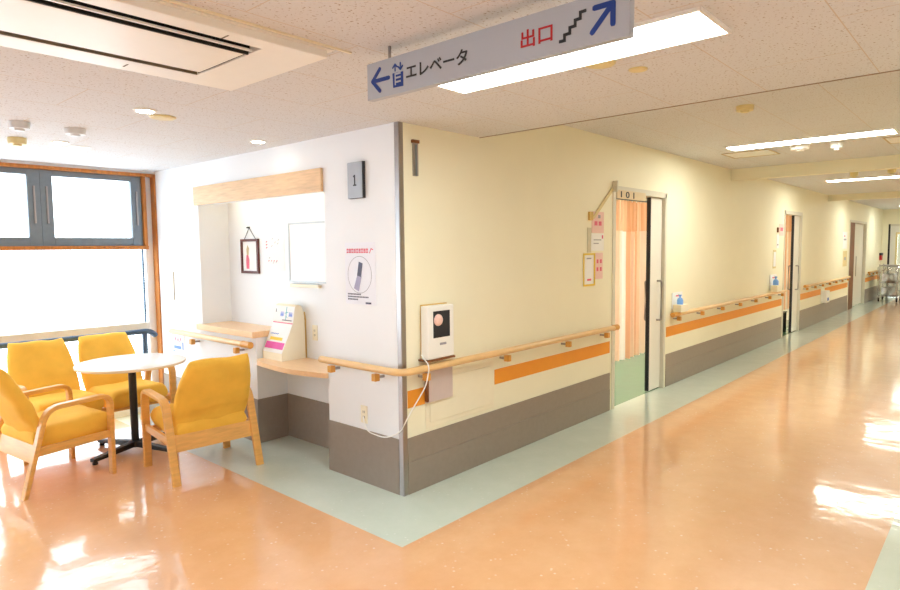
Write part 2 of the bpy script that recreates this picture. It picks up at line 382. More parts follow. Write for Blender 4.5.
# corner guard
g = MB(); t = .004
g.hull([(-t, .034, 0), (-t, 0, 0), (-.0012, -t*.7, 0), (0, -t, 0), (.034, -t, 0), (.034, 0, 0), (0, 0, 0), (0, .034, 0)], (0, 0, CE-.001))
single(g, 'corner_guard', 'steel', 'tall stainless steel guard strip on the outer wall corner', 'corner guard')
# outdoor terrace beyond the window
# (bright overcast sky comes from the world)

# ------------------------------------------------------------------ window
w = sroot('window_1', (-2.2, 3.44, .12))
X0, X1 = -4.4, -.0
m = MB(); m.box(X0, X1, 3.385, 3.47, 2.262, 2.29, .003); m.box(X1-.016, X1, 3.385, 3.52, .12, 2.262, .003); m.box(-.115, -.083, 3.41, 3.47, 1.60, 2.262, .003); m.box(X0, -.083, 3.40, 3.47, 1.572, 1.606, .003)
m.done('window_trim', 'trimwood', w)
m = MB(); m.box(-.083, -.016, 3.47, 3.52, .12, 2.262); m.done('window_reveal', 'white', w)
pane = MB()
xs = [-.115, -.955, -1.795, -2.635, -3.475, -4.4]
for i in range(5):
    b, a = xs[i], xs[i+1]
    fr = MB(); z0, z1 = 1.606, 2.262
    fr.box(a, a+.095, 3.44, 3.49, z0, z1, .004); fr.box(b-.095, b, 3.44, 3.49, z0, z1, .004); fr.box(a+.095, b-.095, 3.44, 3.49, z0, z0+.075, .004); fr.box(a+.095, b-.095, 3.44, 3.49, z1-.05, z1, .004)
    o = fr.done('window_frame', 'alu', w)
    h = MB(); h.box(b-.055, b-.04, 3.425, 3.44, 1.80, 2.12, .003); h.done('window_handle', 'steel', w)
    h = MB(); h.box(a+.04, a+.055, 3.425, 3.44, 1.80, 2.12, .003); h.done('window_handle', 'steel', w)
    MB().box(a+.095, b-.095, 3.462, 3.466, z0+.075, z1-.05).done('window_pane', 'glass', w)
m = MB(); m.box(-.112, -.1, 3.485, 3.515, .12, 1.572); m.box(-.066, -.06, 3.49, 3.515, .12, 1.572); m.box(-2.2, -2.16, 3.485, 3.515, .12, 1.572); m.done('window_mullion', 'navy', w)
MB().box(X0, -.11, 3.498, 3.503, .12, 1.572).done('window_pane', 'glass', w)
m = MB(); m.box(X0, -.1, 3.43, 3.497, .80, .865, .004); m.done('window_transom', 'beige', w)
# guard rail before the window
r = thing('window_guard_rail', 'dark blue-grey guard rail running in front of the large window', 'rail', (-2.2, 3.32, 0))
m = MB(); m.sweep(bez([((-4.3, 3.32, .795), 0), ((-.14, 3.32, .795), .05), ((-.085, 3.34, .745), 0)]), [(.028*math.cos(a), .025*math.sin(a)) for a in [k*PI/5 for k in range(10)]]); m.done('rail', 'navy', r, True)
for xx in (-4.2, -2.95, -1.55, -.2):
    MB().box(xx-.014, xx+.014, 3.306, 3.334, 0, .78).done('post', 'navy', r)

# ------------------------------------------------------------------ niche
b = MB(); b.box(-.022, 0, .75, 2.59, 1.95, 2.108, .002); o = single(b, 'niche_beam', 'beam', 'light wooden fascia board across the top of the wall niche', 'board')
l = thing('niche_lamp', 'tube lamp hidden behind the wooden fascia of the niche', 'lamp', (.11, 1.65, 2.0))
MB().box(.08, .14, .9, 2.4, 2.02, 2.05, .004).done('housing', 'white', l); MB().tube([(.11, .92, 2.008), (.11, 2.38, 2.008)], .012).done('tube', 'tube', l, True)
b = MB(); b.hull([(-.035, 1.668, .855), (NX, 1.668, .855), (NX, 2.549, .855), (-.0005, 2.549, .855), (-.0005, 2.60, .855), (-.035, 2.60, .855)], (0, 0, .05), .004); single(b, 'niche_counter', 'shelf', 'upper light wood counter ledge on the white half wall of the niche', 'shelf')
q = MB(); z1 = .69
pts = [(NX, NA+.008), (NX, 1.66), (.0, 1.66), (-.045, 1.60)]
for k in range(13):
    a = k/12; pts.append((-.06-.035*math.sin(PI*a*.9)+.11*max(0, a-.55)**1.3*1.2, 1.56-.80*a))
pts += [(-.008, .735), (-.001, NA+.008)]
q.hull([(x, y, z1-.036) for x, y in pts], (0, 0, .036), .003)
single(q, 'quarter_shelf', 'shelf', 'lower curved light wood shelf in the niche above knee space', 'shelf')
# display stand on the curved shelf
d = thing('leaflet_stand', 'cream wedge-shaped stand with sloping white printed front and pink band on the curved shelf', 'leaflet stand', (.16, 1.52, z1))
Y0, Y1 = 1.385, 1.655
prof = [(.045, 0), (.045, .06), (.155, .29)] + [(.155+.02*k/3, .29+.125*k/3) for k in (1, 2, 3)] + [(.20, .43), (.235, .42), (.255, .37), (.262, .30), (.264, 0)]
MB().hull([(x, Y0, z1+h) for x, h in prof], (0, Y1-Y0, 0)).done('stand_body', 'cream', d)
MB().hull([(x+.003, Y0+.02, z1+h) for x, h in [(.255, .36), (.264, .30), (.266, 0), (.272, 0), (.272, .31), (.262, .37)]], (0, -.021, 0)).done('edge_trim', 'ochre', d)
sl = Vector((.11, 0, .23)).normalized()
P = Plane((.045, Y1, z1+.06), (0, -1, 0), sl); ln = math.hypot(.11, .23); wd = Y1-Y0
k = MB(); P.rect(k, .0, wd, 0, ln, .0, .002); base = k.done('front_sheet', 'paper', d)
k = MB(); P.rect(k, .01, wd-.01, .03, .085, .002, .003); ink(base, k, 'pink')
k = MB(); P.rect(k, .04, wd-.06, .1, .125, .002, .003); ink(base, k, 'yel')
k = MB()
for i in range(5): P.stroke(k, [(.03+i*.022, .15), (.045+i*.022, .156)], .006, .002, .003)
ink(base, k, 'lblue')
k = MB(); P.rect(k, 0, wd, ln-.012, ln-.004, .002, .003); ink(base, k, 'rose')
P2 = Plane((.155, Y1, z1+.29), (0, -1, 0), Vector((.02, 0, .125)).normalized())
k = MB(); P2.rect(k, 0, wd, .004, .128, 0, .002); base = k.done('header_sheet', 'paper', d)
k = MB(); P2.stroke(k, [(.165, .02), (.167, .12)], .008, .002, .003); P2.stroke(k, [(.145, .07), (.19, .08)], .005, .002, .003); P2.stroke(k, [(.165, .05), (.185, .035)], .005, .002, .003); ink(base, k, 'teal')
k = MB()
for a in (.09, .105, .12, .205, .222, .238):
    P2.stroke(k, [(a, .045), (a+.004, .08), (a+.01, .05)], .005, .002, .003)
ink(base, k, 'lblue')
k = MB(); P2.rect(k, .02, .028, .075, .1, .002, .003); P2.rect(k, .12, .25, .012, .018, .002, .0035); ink(base, k, 'ink')
# framed picture on a string
d = thing('framed_picture', 'small dark red framed picture hung by string in the niche', 'picture', (NX, 2.18, 1.35))
def ring(mb, P, a0, a1, b0, b1, w, d0, d1):
    P.rect(mb, a0, a1, b0, b0+w, d0, d1); P.rect(mb, a0, a1, b1-w, b1, d0, d1); P.rect(mb, a0, a0+w, b0+w, b1-w, d0, d1); P.rect(mb, a1-w, a1, b0+w, b1-w, d0, d1); return mb
PN = Plane((NX, 2.32, 1.35), (0, -1, 0), (0, 0, 1))
k = MB(); ring(k, PN, 0, .28, 0, .30, .022, .001, .02); k.done('frame', 'mframe', d)
k = MB(); PN.rect(k, .02, .26, .02, .28, .001, .008); base = k.done('picture_sheet', 'paper', d)
k = MB(); PN.poly(k, [(.075, .04), (.12, .04), (.125, .12), (.11, .16), (.08, .16), (.07, .11)], .008, .0088); ink(base, k, 'rose')
k = MB(); PN.poly(k, [(.085, .15), (.115, .16), (.125, .22), (.10, .25), (.08, .21)], .008, .0086); ink(base, k, 'tan')
k = MB(); PN.stroke(k, [(.13, .395), (.05, .30)], .004, .004, .008); PN.stroke(k, [(.135, .395), (.23, .30)], .004, .004, .008); k.done('string', 'ink', d)
k = MB(); k.lathe([(.008, 0), (.008, -.02), (.004, -.03)], tuple(PN.p(.13, .40, 0)), 'X', 12); k.done('nail', 'black', d)
# sheet with marks and whiteboard
d = thing('notice_sheet', 'white sheet with faint red and grey marks between picture and whiteboard', 'notice', (NX, 1.83, 1.38))
PS = Plane((NX, 1.96, 1.38), (0, -1, 0), (0, 0, 1))
k = MB(); PS.rect(k, 0, .30, 0, .34, -.0006, .003); base = k.done('sheet', 'paper', d)
k = MB()
for b_ in (.19, .215, .24): PS.stroke(k, [(.03, b_), (.045, b_+.006)], .009, .003, .004)
for a in (.06, .10, .14, .18): PS.stroke(k, [(a, .08), (a+.012, .083)], .007, .003, .004)
ink(base, k, 'rose')
k = MB()
for a, b_ in ((.11, .20), (.12, .26), (.16, .23), (.20, .22), (.07, .10), (.13, .06), (.17, .065), (.21, .25)): PS.stroke(k, [(a, b_), (a+.015, b_+.012)], .004, .003, .004)
ink(base, k, 'grm')
d = thing('whiteboard', 'small blank whiteboard on the niche back wall', 'whiteboard', (NX, 1.34, 1.3))
PW = Plane((NX, 1.575, 1.30), (0, -1, 0), (0, 0, 1))
k = MB(); PW.rect(k, 0, .54, 0, .46, .001, .012); k.done('board', 'white', d)
k = MB(); ring(k, PW, -.008, .548, -.008, .468, .014, .001, .017); k.done('frame', 'bframe', d)
k = MB(); PW.rect(k, .02, .40, -.045, -.022, .001, .03); k.done('tray', 'cream', d)
# wall outlets and small plates
def outlet(name, P, w, h, label):
    d = thing(name, label, 'outlet', P.O)
    k = MB(); P.rect(k, 0, w, 0, h, 0, .008); base = k.done('plate', 'cream', d)
    k = MB()
    for b_ in (.35, .65):
        P.rect(k, w*.36, w*.42, h*b_-.008, h*b_+.008, .008, .0085); P.rect(k, w*.58, w*.64, h*b_-.008, h*b_+.008, .008, .0085)
    ink(base, k, 'ink')
outlet('wall_outlet', Plane((0, .395, .405), (0, -1, 0), (0, 0, 1)), .06, .115, 'cream power outlet low on the lounge wall near the corner guard')
outlet('wall_outlet', Plane((NX, 1.30, .84), (0, -1, 0), (0, 0, 1)), .06, .12, 'cream power outlet in the niche beside the leaflet stand')
single(MB().box(-.012, 0, 3.07, 3.095, 1.09, 1.36, .003), 'wall_cover_strip', 'beige', 'thin grey vertical strip on the white wall beside the window', 'strip')
d = thing('leaflet_poster', 'pink and blue printed leaflet on white wall under the far end of the handrail', 'poster', (0, 3.03, .60))
PL = Plane((0, 3.16, .60), (0, -1, 0), (0, 0, 1))
k = MB(); PL.rect(k, 0, .25, 0, .20, -.0005, .003); base = k.done('sheet', 'paper', d)
k = MB(); PL.rect(k, .01, .24, .165, .19, .003, .004); 
for a in (.05, .1, .15): PL.stroke(k, [(a, .1), (a+.02, .14), (a+.03, .1)], .01, .003, .004)
PL.rect(k, .0, .008, .02, .165, .003, .004); ink(base, k, 'rose')
k = MB(); PL.rect(k, .2, .225, .03, .1, .003, .004); PL.rect(k, .03, .18, .03, .06, .003, .0036); PL.rect(k, .01, .04, -.0, .015, .003, .004); ink(base, k, 'lblue')
# number plate 1
d = thing('number_plate', 'grey wall plate with number 1 high on the lounge wall', 'sign', (0, .385, 1.878))
PP = Plane((0, .458, 1.878), (0, -1, 0), (0, 0, 1))
k = MB(); PP.rect(k, 0, .148, 0, .232, -.0008, .02); k.done('back_plate', 'ink', d)
k = MB(); PP.rect(k, .0, .142, 0.002, .23, .0202, .024); base = k.done('face_plate', mat('plate_grey', '#a9adb4', .4, .2, var=.02), d)
k = MB(); PP.stroke(k, [(.071, .085), (.071, .15)], .011, .024, .0252, False); PP.stroke(k, [(.071, .148), (.058, .138)], .008, .024, .0251, False); PP.rect(k, .055, .087, .08, .088, .024, .0252); ink(base, k, 'ink')
# poster with handset
d = thing('wall_poster', 'white poster with red heading and a grey handset picture on the lounge wall', 'poster', (0, .375, 1.19))
PQ = Plane((0, .528, 1.19), (0, -1, 0), (0, 0, 1)); pw, ph = .30, .405
k = MB(); PQ.rect(k, 0, pw, 0, ph, -.0006, .003); base = k.done('sheet', mat('poster_paper', '#eef1fb', .7, var=.005, spec=.2), d)
k = MB()
for i in range(9):
    a = .018+i*.0245
    PQ.rect(k, a, a+.02, .338, .343, .003, .0036); PQ.rect(k, a, a+.02, .358, .363, .003, .0036); PQ.rect(k, a+.002, a+.006, .336, .366, .003, .0037); PQ.rect(k, a+.013, a+.017, .336, .366, .003, .0037)
    if i % 2: PQ.rect(k, a, a+.02, .348, .353, .003, .0036)
PQ.stroke(k, [(.248, .337), (.262, .362)], .006, .003, .0036); PQ.stroke(k, [(.262, .364), (.28, .358)], .006, .003, .0036)
ink(base, k, mat('heading_red', '#d8315a', .6, var=.03))
k = MB(); N = 40
for i in range(N):
    a0, a1 = 2*PI*i/N, 2*PI*(i+1)/N
    PQ.stroke(k, [(.145+.118*math.cos(a0), .195+.12*math.sin(a0)), (.145+.118*math.cos(a1), .195+.12*math.sin(a1))], .003, .003, .0036, False)
ink(base, k, 'grm')
k = MB(); PQ.poly(k, [(.085, .105), (.135, .085), (.165, .185), (.125, .20)], .003, .0036); ink(base, k, mat('handset_lilac', '#a9a5c4', .6, var=.1))
k = MB(); PQ.poly(k, [(.12, .19), (.16, .18), (.178, .27), (.14, .28)], .003, .0042); ink(base, k, mat('handset_dark', '#55566e', .6, var=.15, scale=60))
k = MB()
for j, (b_, n) in enumerate(((.062, 9), (.045, 14), (.028, 7))):
    for i in range(n): PQ.rect(k, .022+i*.015, .034+i*.015, b_, b_+.009, .003, .0036)
PQ.rect(k, .2, .255, .006, .018, .003, .0036); ink(base, k, mat('print_navy', '#4b4c66', .6, var=.03))

# ------------------------------------------------------------------ handrails
def rail_thing(label, path, blocks, caps=()):
    base = Vector(path[0][0]); d = thing('handrail', label, 'handrail', (base.x, base.y, 0))
    pts = bez(path); prof = [(.026*math.cos(2*PI*k/14), .023*math.sin(2*PI*k/14)) for k in range(14)]
    MB().sweep(pts, prof).done('rail', 'rail', d, True)
    for (px, py, wx, wy) in blocks:     # bracket at rail point, wall point
        k = MB(); v = Vector((wx-px, wy-py, 0)).normalized(); s = Vector((-v.y, v.x, 0)); c = Vector((px, py, .755))
        def bb(a0, a1, h, z0, z1):
            q = [c+v*a0+s*h, c+v*a1+s*h, c+v*a1-s*h, c+v*a0-s*h]; k.hull([(p.x, p.y, z0) for p in q], (0, 0, z1-z0), .003)
        bb(-.018, .02, .018, .722, .768); k.done('bracket', 'railcap', d); k = MB(); bb(.018, .071, .008, .735, .752); k.done('bracket_arm', 'steel', d)
    for p0, p1 in caps:
        MB().tube([p0, p1], .027, 14).done('end_cap', 'railcap', d, True)
    return d
RZ = .80
rail_thing('handrail wrapping around the wall corner from niche to first doorway', [((-.07, .73, RZ), 0), ((-.07, -.07, RZ), .09), ((2.66, -.07, RZ), 0)],
           [(-.07, .62, 0, .62), (-.07, .17, 0, .17), (.145, -.07, .145, 0), (1.0, -.07, 1.0, 0), (1.85, -.07, 1.85, 0), (2.52, -.07, 2.52, 0)], [((2.64, -.07, RZ), (2.72, -.07, RZ))])
rail_thing('short handrail on the white half wall behind the armchairs', [((-.07, 3.02, RZ+.01), 0), ((-.07, 1.72, RZ+.005), 0)], [(-.07, 2.62, 0, 2.62), (-.07, 1.86, 0, 1.86)], [((-.07, 1.76, RZ+.006), (-.07, 1.64, RZ+.006))])
def rr(x0, x1, label, n):
    rail_thing(label, [((x0, -.07, RZ), 0), ((x1, -.07, RZ), 0)], [(x0+.15+(x1-x0-.3)*i/(n-1), -.07, x0+.15+(x1-x0-.3)*i/(n-1), 0) for i in range(n)], [((x0-.04, -.07, RZ), (x0+.12, -.07, RZ))])
rr(4.05, 8.62, 'handrail on the corridor wall between first and second doorways', 7)
rr(10.0, 14.2, 'handrail on the corridor wall between second and third doorways', 7)
rr(16.9, 19.0, 'short handrail at the far end of the corridor past third door', 4)

# ------------------------------------------------------------------ access panel, notice, device, cord
d = thing('access_panel', 'large cream access panel set in the wall below the handrail', 'panel', (.56, 0, .385))
k = MB(); k.box(.2, .915, -.006, 0, .385, .735, .003); k.done('frame', 'cream', d)
k = MB(); k.box(.235, .88, -.011, -.006, .42, .70, .004); k.done('cover', 'cream', d)
d = thing('notice_board', 'mauve grey sheet hung below the white intercom', 'notice', (.31, -.02, .56))
MB().box(.186, .2, -.036, -.0105, .57, .715).done('edge_strip', 'brown', d); MB().box(.19, .44, -.026, -.0105, .56, .765, .002).done('sheet', 'mauve', d)
d = thing('wall_intercom', 'white wall intercom with black window and red-white ball above the handrail', 'intercom', (.26, -.05, .835))
k = MB(); k.box(.165, .40, -.02, 0, .85, 1.195, .003); k.done('backing_board', 'ochre', d)
k = MB(); k.box(.145, .395, -.085, -.02, .85, 1.19, .012, 3); k.done('case', 'white', d)
k = MB(); k.box(.195, .35, -.088, -.084, .985, 1.155, .002); k.done('window', 'ink', d)
k = MB(); k.lathe([(.038*math.sin(a), -.088-.022*math.cos(a)) for a in [PI/2-PI/2*i/6 for i in range(7)]], (.238, 0, 1.098), 'Y', 24); k.done('ball', mat('ball_pink_white', '#f2c9c0', .5, var=.18, scale=25), d, True)
k = MB(); k.box(.255, .315, -.0865, -.084, .935, .95, .001); k.done('label_mark', 'grm', d)
k = MB(); k.box(.14, .40, -.088, 0, .838, .85, .002); k.done('bottom_ledge', 'brown', d)
cord = bez([((.14, -.03, .88), 0), ((.135, -.105, .82), .03), ((.11, -.10, .70), .05), ((.02, -.02, .50), .06), ((-.016, .0, .42), .03), ((-.03, .12, .35), .08), ((-.022, .33, .36), .06), ((-.014, .365, .45), 0)], 6)
single(MB().tube(cord, .004, 8), 'power_cord', 'white', 'thin white cord hanging from the intercom around the corner to the outlet', 'cord', smooth=True)
d = thing('wall_bracket_strip', 'short vertical metal strip near the ceiling beside the corner guard', 'bracket', (.135, -.01, 2.0))
k = MB(); k.box(.115, .155, -.014, 0, 2.0, 2.205, .002); k.done('strip', 'steel', d); k = MB(); k.box(.13, .14, -.018, -.014, 2.0, 2.19); k.done('groove', 'alu', d)
k = MB(); k.box(.105, .162, -.02, 0, 2.20, 2.22, .002); k.done('cap', 'brown', d)

# ------------------------------------------------------------------ doors
def door(n, x0, x1, sliding, text=None):
    r = sroot('door_%d' % n, (x0, .07, 0))
    k = MB(); t = .045
    k.box(x0-.012, x0+t, -.008, .148, 0, DT); k.box(x1-.03, x1+.012, -.008, .148, 0, DT); k.box(x0-.012, x1+.012, -.008, .148, DT-.045, DT+.012); k.done('door_frame', 'jamb', r)
    if sliding:
        lx = x0+(.895 if n == 1 else .76)
        k = MB(); k.box(lx, x1-.03, .03, .065, .012, DT-.05, .003); l = k.done('door_leaf', 'leaf', r)
        k = MB(); k.box(lx-.014, lx, .028, .068, .012, DT-.05); k.done('seal_strip', 'ink', r)
        for yy, y2, xo in ((-.018, .03, .18), (.113, .065, .07)):
            k = MB(); xh = lx+xo
            k.tube(bez([((xh, y2, .76), 0), ((xh, yy, .76), .02), ((xh, yy, 1.18), .02), ((xh, y2, 1.18), 0)]), .011, 10); k.done('door_handle', 'steel', l, True)
    return r
r = door(1, DO[0][0], DO[0][1], True)
door(2, DO[1][0], DO[1][1], True)
# third door: closed sliding leaf
r = door(3, DO[2][0], DO[2][1], False)
k = MB(); k.box(DO[2][0]+.045, DO[2][0]+.66, -.002, .12, 0, DT-.045); k.done('side_panel', 'brown', r)
k = MB(); k.box(DO[2][0]+.66, DO[2][1]-.045, .06, .10, .01, DT-.05, .003); l = k.done('door_leaf', 'leaf', r)
k = MB(); k.box(15.75, 15.82, .052, .06, .75, 1.25, .003); k.done('door_handle', 'steel', l)
k = MB(); k.box(DO[2][0], DO[2][1], .125, .14, 0, DT); k.done('door_backing', 'roomwall', r)
# end door (partly hidden by the carts)
r = sroot('door_4', (XE, -1, 0))
k = MB(); k.box(XE-.01, XE+.08, -.20, -.155, 0, 2.12); k.done('side_post', 'black', r); k = MB(); k.box(XE-.01, XE+.08, -1.9, -1.84, 0, 2.12); k.box(XE-.01, XE+.08, -1.84, -.20, 2.06, 2.12); k.done('door_frame', 'jamb', r)
k = MB(); k.box(XE+.02, XE+.06, -1.84, -.20, 0, .9); k.box(XE+.02, XE+.06, -.33, -.20, .9, 2.06); k.box(XE+.02, XE+.06, -1.84, -1.0, .9, 2.06); k.box(XE+.02, XE+.06, -1.0, -.33, 1.88, 2.06); l = k.done('door_leaf', 'leaf', r)
k = MB(); ring(k, Plane((XE+.018, -.33, .9), (0, -1, 0), (0, 0, 1)), 0, .67, 0, .98, .05, 0, .012); k.done('window_frame', 'strap', l)
MB().box(XE+.038, XE+.042, -.95, -.38, .95, 1.83).done('window_pane', mat('frosted_pane', '#dfe6e2', .2, var=.02), l)
# plate 101
d = thing('room_sign', 'room plate reading 101 across the top of the first doorway', 'sign', (3.12, -.01, 2.0))
k = MB(); k.box(2.80, 3.42, -.014, .0, 2.005, 2.085, .002); k.done('plate', mat('plate_cream', '#dcc9a6', .5, var=.02), d)
PT = Plane((2.80, -.014, 2.005), (1, 0, 0), (0, 0, 1))
glyphs(PT, d, 'numeral', 'ink', '1 0 1', .075, .36, .010, .070, 0, .0015)
single(MB().box(2.735, 2.75, -.05, 0, 2.06, 2.16, .002), 'door_sign_stub', 'jamb', 'small upright stub at the top corner of the first door frame', 'bracket')
d = thing('door_strap', 'pale band slanting from first door frame down to the papers', 'strap', (2.45, -.01, 1.8))
k = MB(); k.hull([(2.33, -.006, 1.80), (2.38, -.006, 1.80), (2.735, -.006, 2.075), (2.70, -.006, 2.09)][::1], (0, -.006, 0)); k.done('strap', 'strap', d)  # thin raised slanting band, slightly darker cream than the wall
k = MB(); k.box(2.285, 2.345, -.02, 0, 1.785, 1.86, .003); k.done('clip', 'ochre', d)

# papers by the doors
def sheet(name, x0, x1, z0, z1, m, label, marks=(), d0=.001, frame=None, group=None):
    d = thing(name, label, 'notice', ((x0+x1)/2, 0, z0), group=group); P = Plane((x0, 0, z0), (1, 0, 0), (0, 0, 1)); w, h = x1-x0, z1-z0
    k = MB(); P.rect(k, 0, w, 0, h, -.0005, d0+.003); base = k.done('sheet', m, d)
    if frame: k = MB(); ring(k, P, 0, w, 0, h, .016, d0+.003, d0+.009); k.done('frame', frame, d)
    by = {}
    for mm, a0, a1, b0, b1 in marks: by.setdefault(mm, []).append((a0, a1, b0, b1))
    for mm, L in by.items():
        k = MB()
        for a0, a1, b0, b1 in L: P.rect(k, a0*w, a1*w, b0*h, b1*h, d0+.003, d0+.0038)
        ink(base, k, mm)
sheet('paper_notice', 2.35, 2.565, 1.675, 1.865, 'palepink', 'topmost pale pink paper beside the first doorway', [('rose', .2, .45, .35, .55), ('rose', .55, .8, .35, .55), ('grm', .5, .7, .7, .85)])
sheet('paper_notice', 2.33, 2.565, 1.515, 1.672, 'paper', 'white paper under the pink one beside the first doorway', [('grm', .2, .8, .6, .65), ('grm', .2, .6, .4, .45), ('rose', .85, .95, .7, .9)])
sheet('paper_notice', 2.27, 2.335, 1.50, 1.72, mat('pouch_grey', '#cfc6ae', .5, var=.03), 'narrow grey pouch at the left of the white paper by first doorway')
sheet('framed_notice', 2.195, 2.40, 1.205, 1.495, 'paper', 'white notice in a yellow frame beside the first doorway', [('grm', .3, .7, .82, .86), ('rose', .35, .7, .16, .22)], frame='yframe')
sheet('paper_notice', 2.415, 2.55, 1.26, 1.497, 'palepink', 'lowest pale pink paper right of the yellow framed notice', [('rose', .15, .4, .3, .45), ('rose', .6, .85, .3, .45), ('rose', .15, .4, .6, .75), ('rose', .6, .85, .6, .75)])
sheet('paper_notice', 8.44, 8.70, 1.70, 1.89, 'palepink', 'pink paper at the top left corner of the second doorway', [('rose', .2, .8, .4, .7)])
sheet('paper_notice', 8.30, 8.43, 1.50, 1.72, 'paper', 'white paper left of second doorway under the pink paper', [('grm', .2, .8, .2, .3)])
sheet('paper_notice', 8.12, 8.29, 1.18, 1.47, 'strap', 'cream sheet, lowest of those left of the second doorway', [('paper', .1, .9, .1, .9)])
single(MB().box(8.30, 8.36, -.02, 0, 1.75, 1.83, .003), 'wall_clip', 'brown', 'small brown clip above the papers by second doorway', 'clip')
sheet('paper_notice', 13.65, 14.15, 1.45, 1.83, 'paper', 'upper white sheet left of the third door', [('grm', .2, .8, .5, .6), ('rose', .3, .5, .7, .8)])
sheet('paper_notice', 13.75, 14.2, 1.05, 1.40, 'strap', 'lower cream sheet left of the third door', [('grm', .3, .7, .4, .6)])
# sanitiser holders on the rails
def sanitiser(x, s, where):
    d = thing('sanitiser_holder', 'white hand sanitiser holder with blue bottle on the handrail ' + where, 'sanitiser', (x, -.07, RZ+.022), group='sanitisers on the corridor handrails')
    z = RZ+.024
    k = MB(); k.box(x-.02*s, x+.34*s, -.01, -.003, z+.02, z+.26*s, .001); base = k.done('back_sheet', 'paper', d)
    k = MB(); k.box(x-.06*s, x+.20*s, -.125, -.03, z, z+.10*s, .004); k.done('holder', 'cream', d)
    k = MB(); c = (x+.05*s, -.075, z+.10*s); k.lathe([(.04*s, -.08*s), (.042*s, .06*s), (.03*s, .085*s), (.012*s, .095*s), (.012*s, .115*s), (.02*s, .118*s), (.02*s, .135*s), (.006*s, .14*s)], c, 'Z', 16); k.done('bottle', mat('bottle_blue', '#79aaf0', .35, var=.03), d, True)
    k = MB(); k.box(c[0]-.05*s, c[0]+.01*s, -.082, -.068, c[2]+.135*s, c[2]+.15*s, .002); k.done('pump', 'white', d)
    k = MB(); k.box(x+.16*s, x+.24*s, -.0105, -.010, z+.06, z+.09); k.box(x+.1*s, x+.3*s, -.0105, -.010, z+.2*s, z+.22*s); ink(base, k, 'rose')
sanitiser(4.16, .8, 'just past the first doorway'); sanitiser(7.98, 1.0, 'just before the second doorway')
d = thing('wall_dispenser', 'small white box low on the corridor wall past second doorway', 'dispenser', (11.79, -.06, .38))
k = MB(); k.box(11.64, 11.94, -.10, 0, .38, .62, .01); k.done('case', 'white', d); k = MB(); k.box(11.72, 11.86, -.103, -.1, .42, .48); k.done('print', 'lblue', d)

# ward curtains, bins, fill lights
def curtain(x0, x1, y, z0, z1, label, ph):
    d = thing('curtain', label, 'curtain', ((x0+x1)/2, y, z0))
    nf = (x1-x0)/.115
    def F(a, zb, zt):
        def f(i, j):
            x = x0+(x1-x0)*i; z = zb+(zt-zb)*j; am = .028*(1.0-.35*j)
            yy = y+am*math.sin(2*PI*nf*i+ph+.6*math.sin(3*i+ph))+.010*math.sin(2*PI*nf*2.3*i)
            return Vector((x, yy, z+(.01*math.sin(9*i) if j == 0 else 0)))
        return f
    zn = z1-.32
    o = MB().grid(F(0, z0, zn), 160, 10).done('cloth', 'curtain', d, True)
    o = MB().grid(F(0, zn, z1), 160, 4).done('net', 'net', d, True)
    k = MB().tube([(x0-.2, y, z1+.015), (x1+.05, y, z1+.015)], .012, 10); k.done('rail', 'alu', d, True)
    k = MB(); n = int((x1-x0)/.1)
    for i in range(n): xx = x0+.05+i*(x1-x0)/n; MB().box(xx-.006, xx+.006, y-.004, y+.004, z1-.012, z1+.01).done('hook', 'white', d)
curtain(2.70, 4.55, .30, .34, 2.04, 'peach and white curtain with net top hung inside the first doorway', .4)
curtain(8.60, 10.9, .40, .30, 2.12, 'pale pink curtain hung inside the second doorway', 1.9)
d = thing('waste_bin', 'black waste bin standing at the curtain of second doorway', 'bin', (9.62, .28, 0))
MB().box(9.38, 9.86, .19, .36, 0, .33, .012).done('body', 'ink', d); MB().box(9.37, 9.87, .185, .365, .33, .345, .004).done('rim', 'black', d)

# ------------------------------------------------------------------ lamps and ceiling fittings
def troffer(x, y0, y1, z, w, m, label, group='fluorescent ceiling lamps', rec=.0):
    d = thing('ceiling_lamp', label, 'lamp', (x, (y0+y1)/2, z), group=group)
    k = MB(); P = Plane((x-w/2-.012, y0-.012, z), (0, 1, 0), (1, 0, 0)); L_ = y1-y0+.024; W_ = w+.024
    for a, b, c_, e in ((0, L_, 0, .012), (0, L_, W_-.012, W_), (0, .012, .012, W_-.012), (L_-.012, L_, .012, W_-.012)):
        P.rect(k, a, b, c_, e, -.0, .012)
    k.done('frame', 'white', d)
    k = MB(); k.box(x-w/2, x+w/2, y0, y1, z-.008, z-.002); k.done('diffuser', m, d)
troffer(-.42, -1.99, -.76, CE, .28, 'lamp', 'large fluorescent ceiling lamp behind the hanging direction sign', None)
troffer(4.15, -1.98, -.59, C2, .28, 'lampc', 'nearest long fluorescent lamp on the corridor ceiling before the first beam', None)
troffer(8.75, -1.98, -.60, C2, .28, 'lampc', 'second corridor ceiling lamp between the two ceiling beams', None)
troffer(13.4, -1.98, -.60, C2, .28, 'lampc', 'third corridor ceiling lamp behind the second ceiling beam', None)
troffer(17.6, -1.98, -.60, C2, .28, 'lampc', 'farthest corridor ceiling lamp near the end door', None)
troffer(-3.6, -2.03, -.76, CE, .28, 'lamp', 'unseen fill light added to the lobby, left of the view', None)  # unseen panel added to keep the lobby bright
troffer(-2.2, -4.2, -2.95, CE, .28, 'lamp', 'unseen fill light added to the lobby behind the viewpoint', None)  # another unseen panel, added for ambient light
for a in (3.6, 9.4):
    troffer(a, 1.7, 2.8, 2.5, .28, 'wfill', 'unseen fill light added inside the ward behind doorway %s' % ('101' if a < 5 else 'two'), None)  # unseen panels added to light the curtains from behind
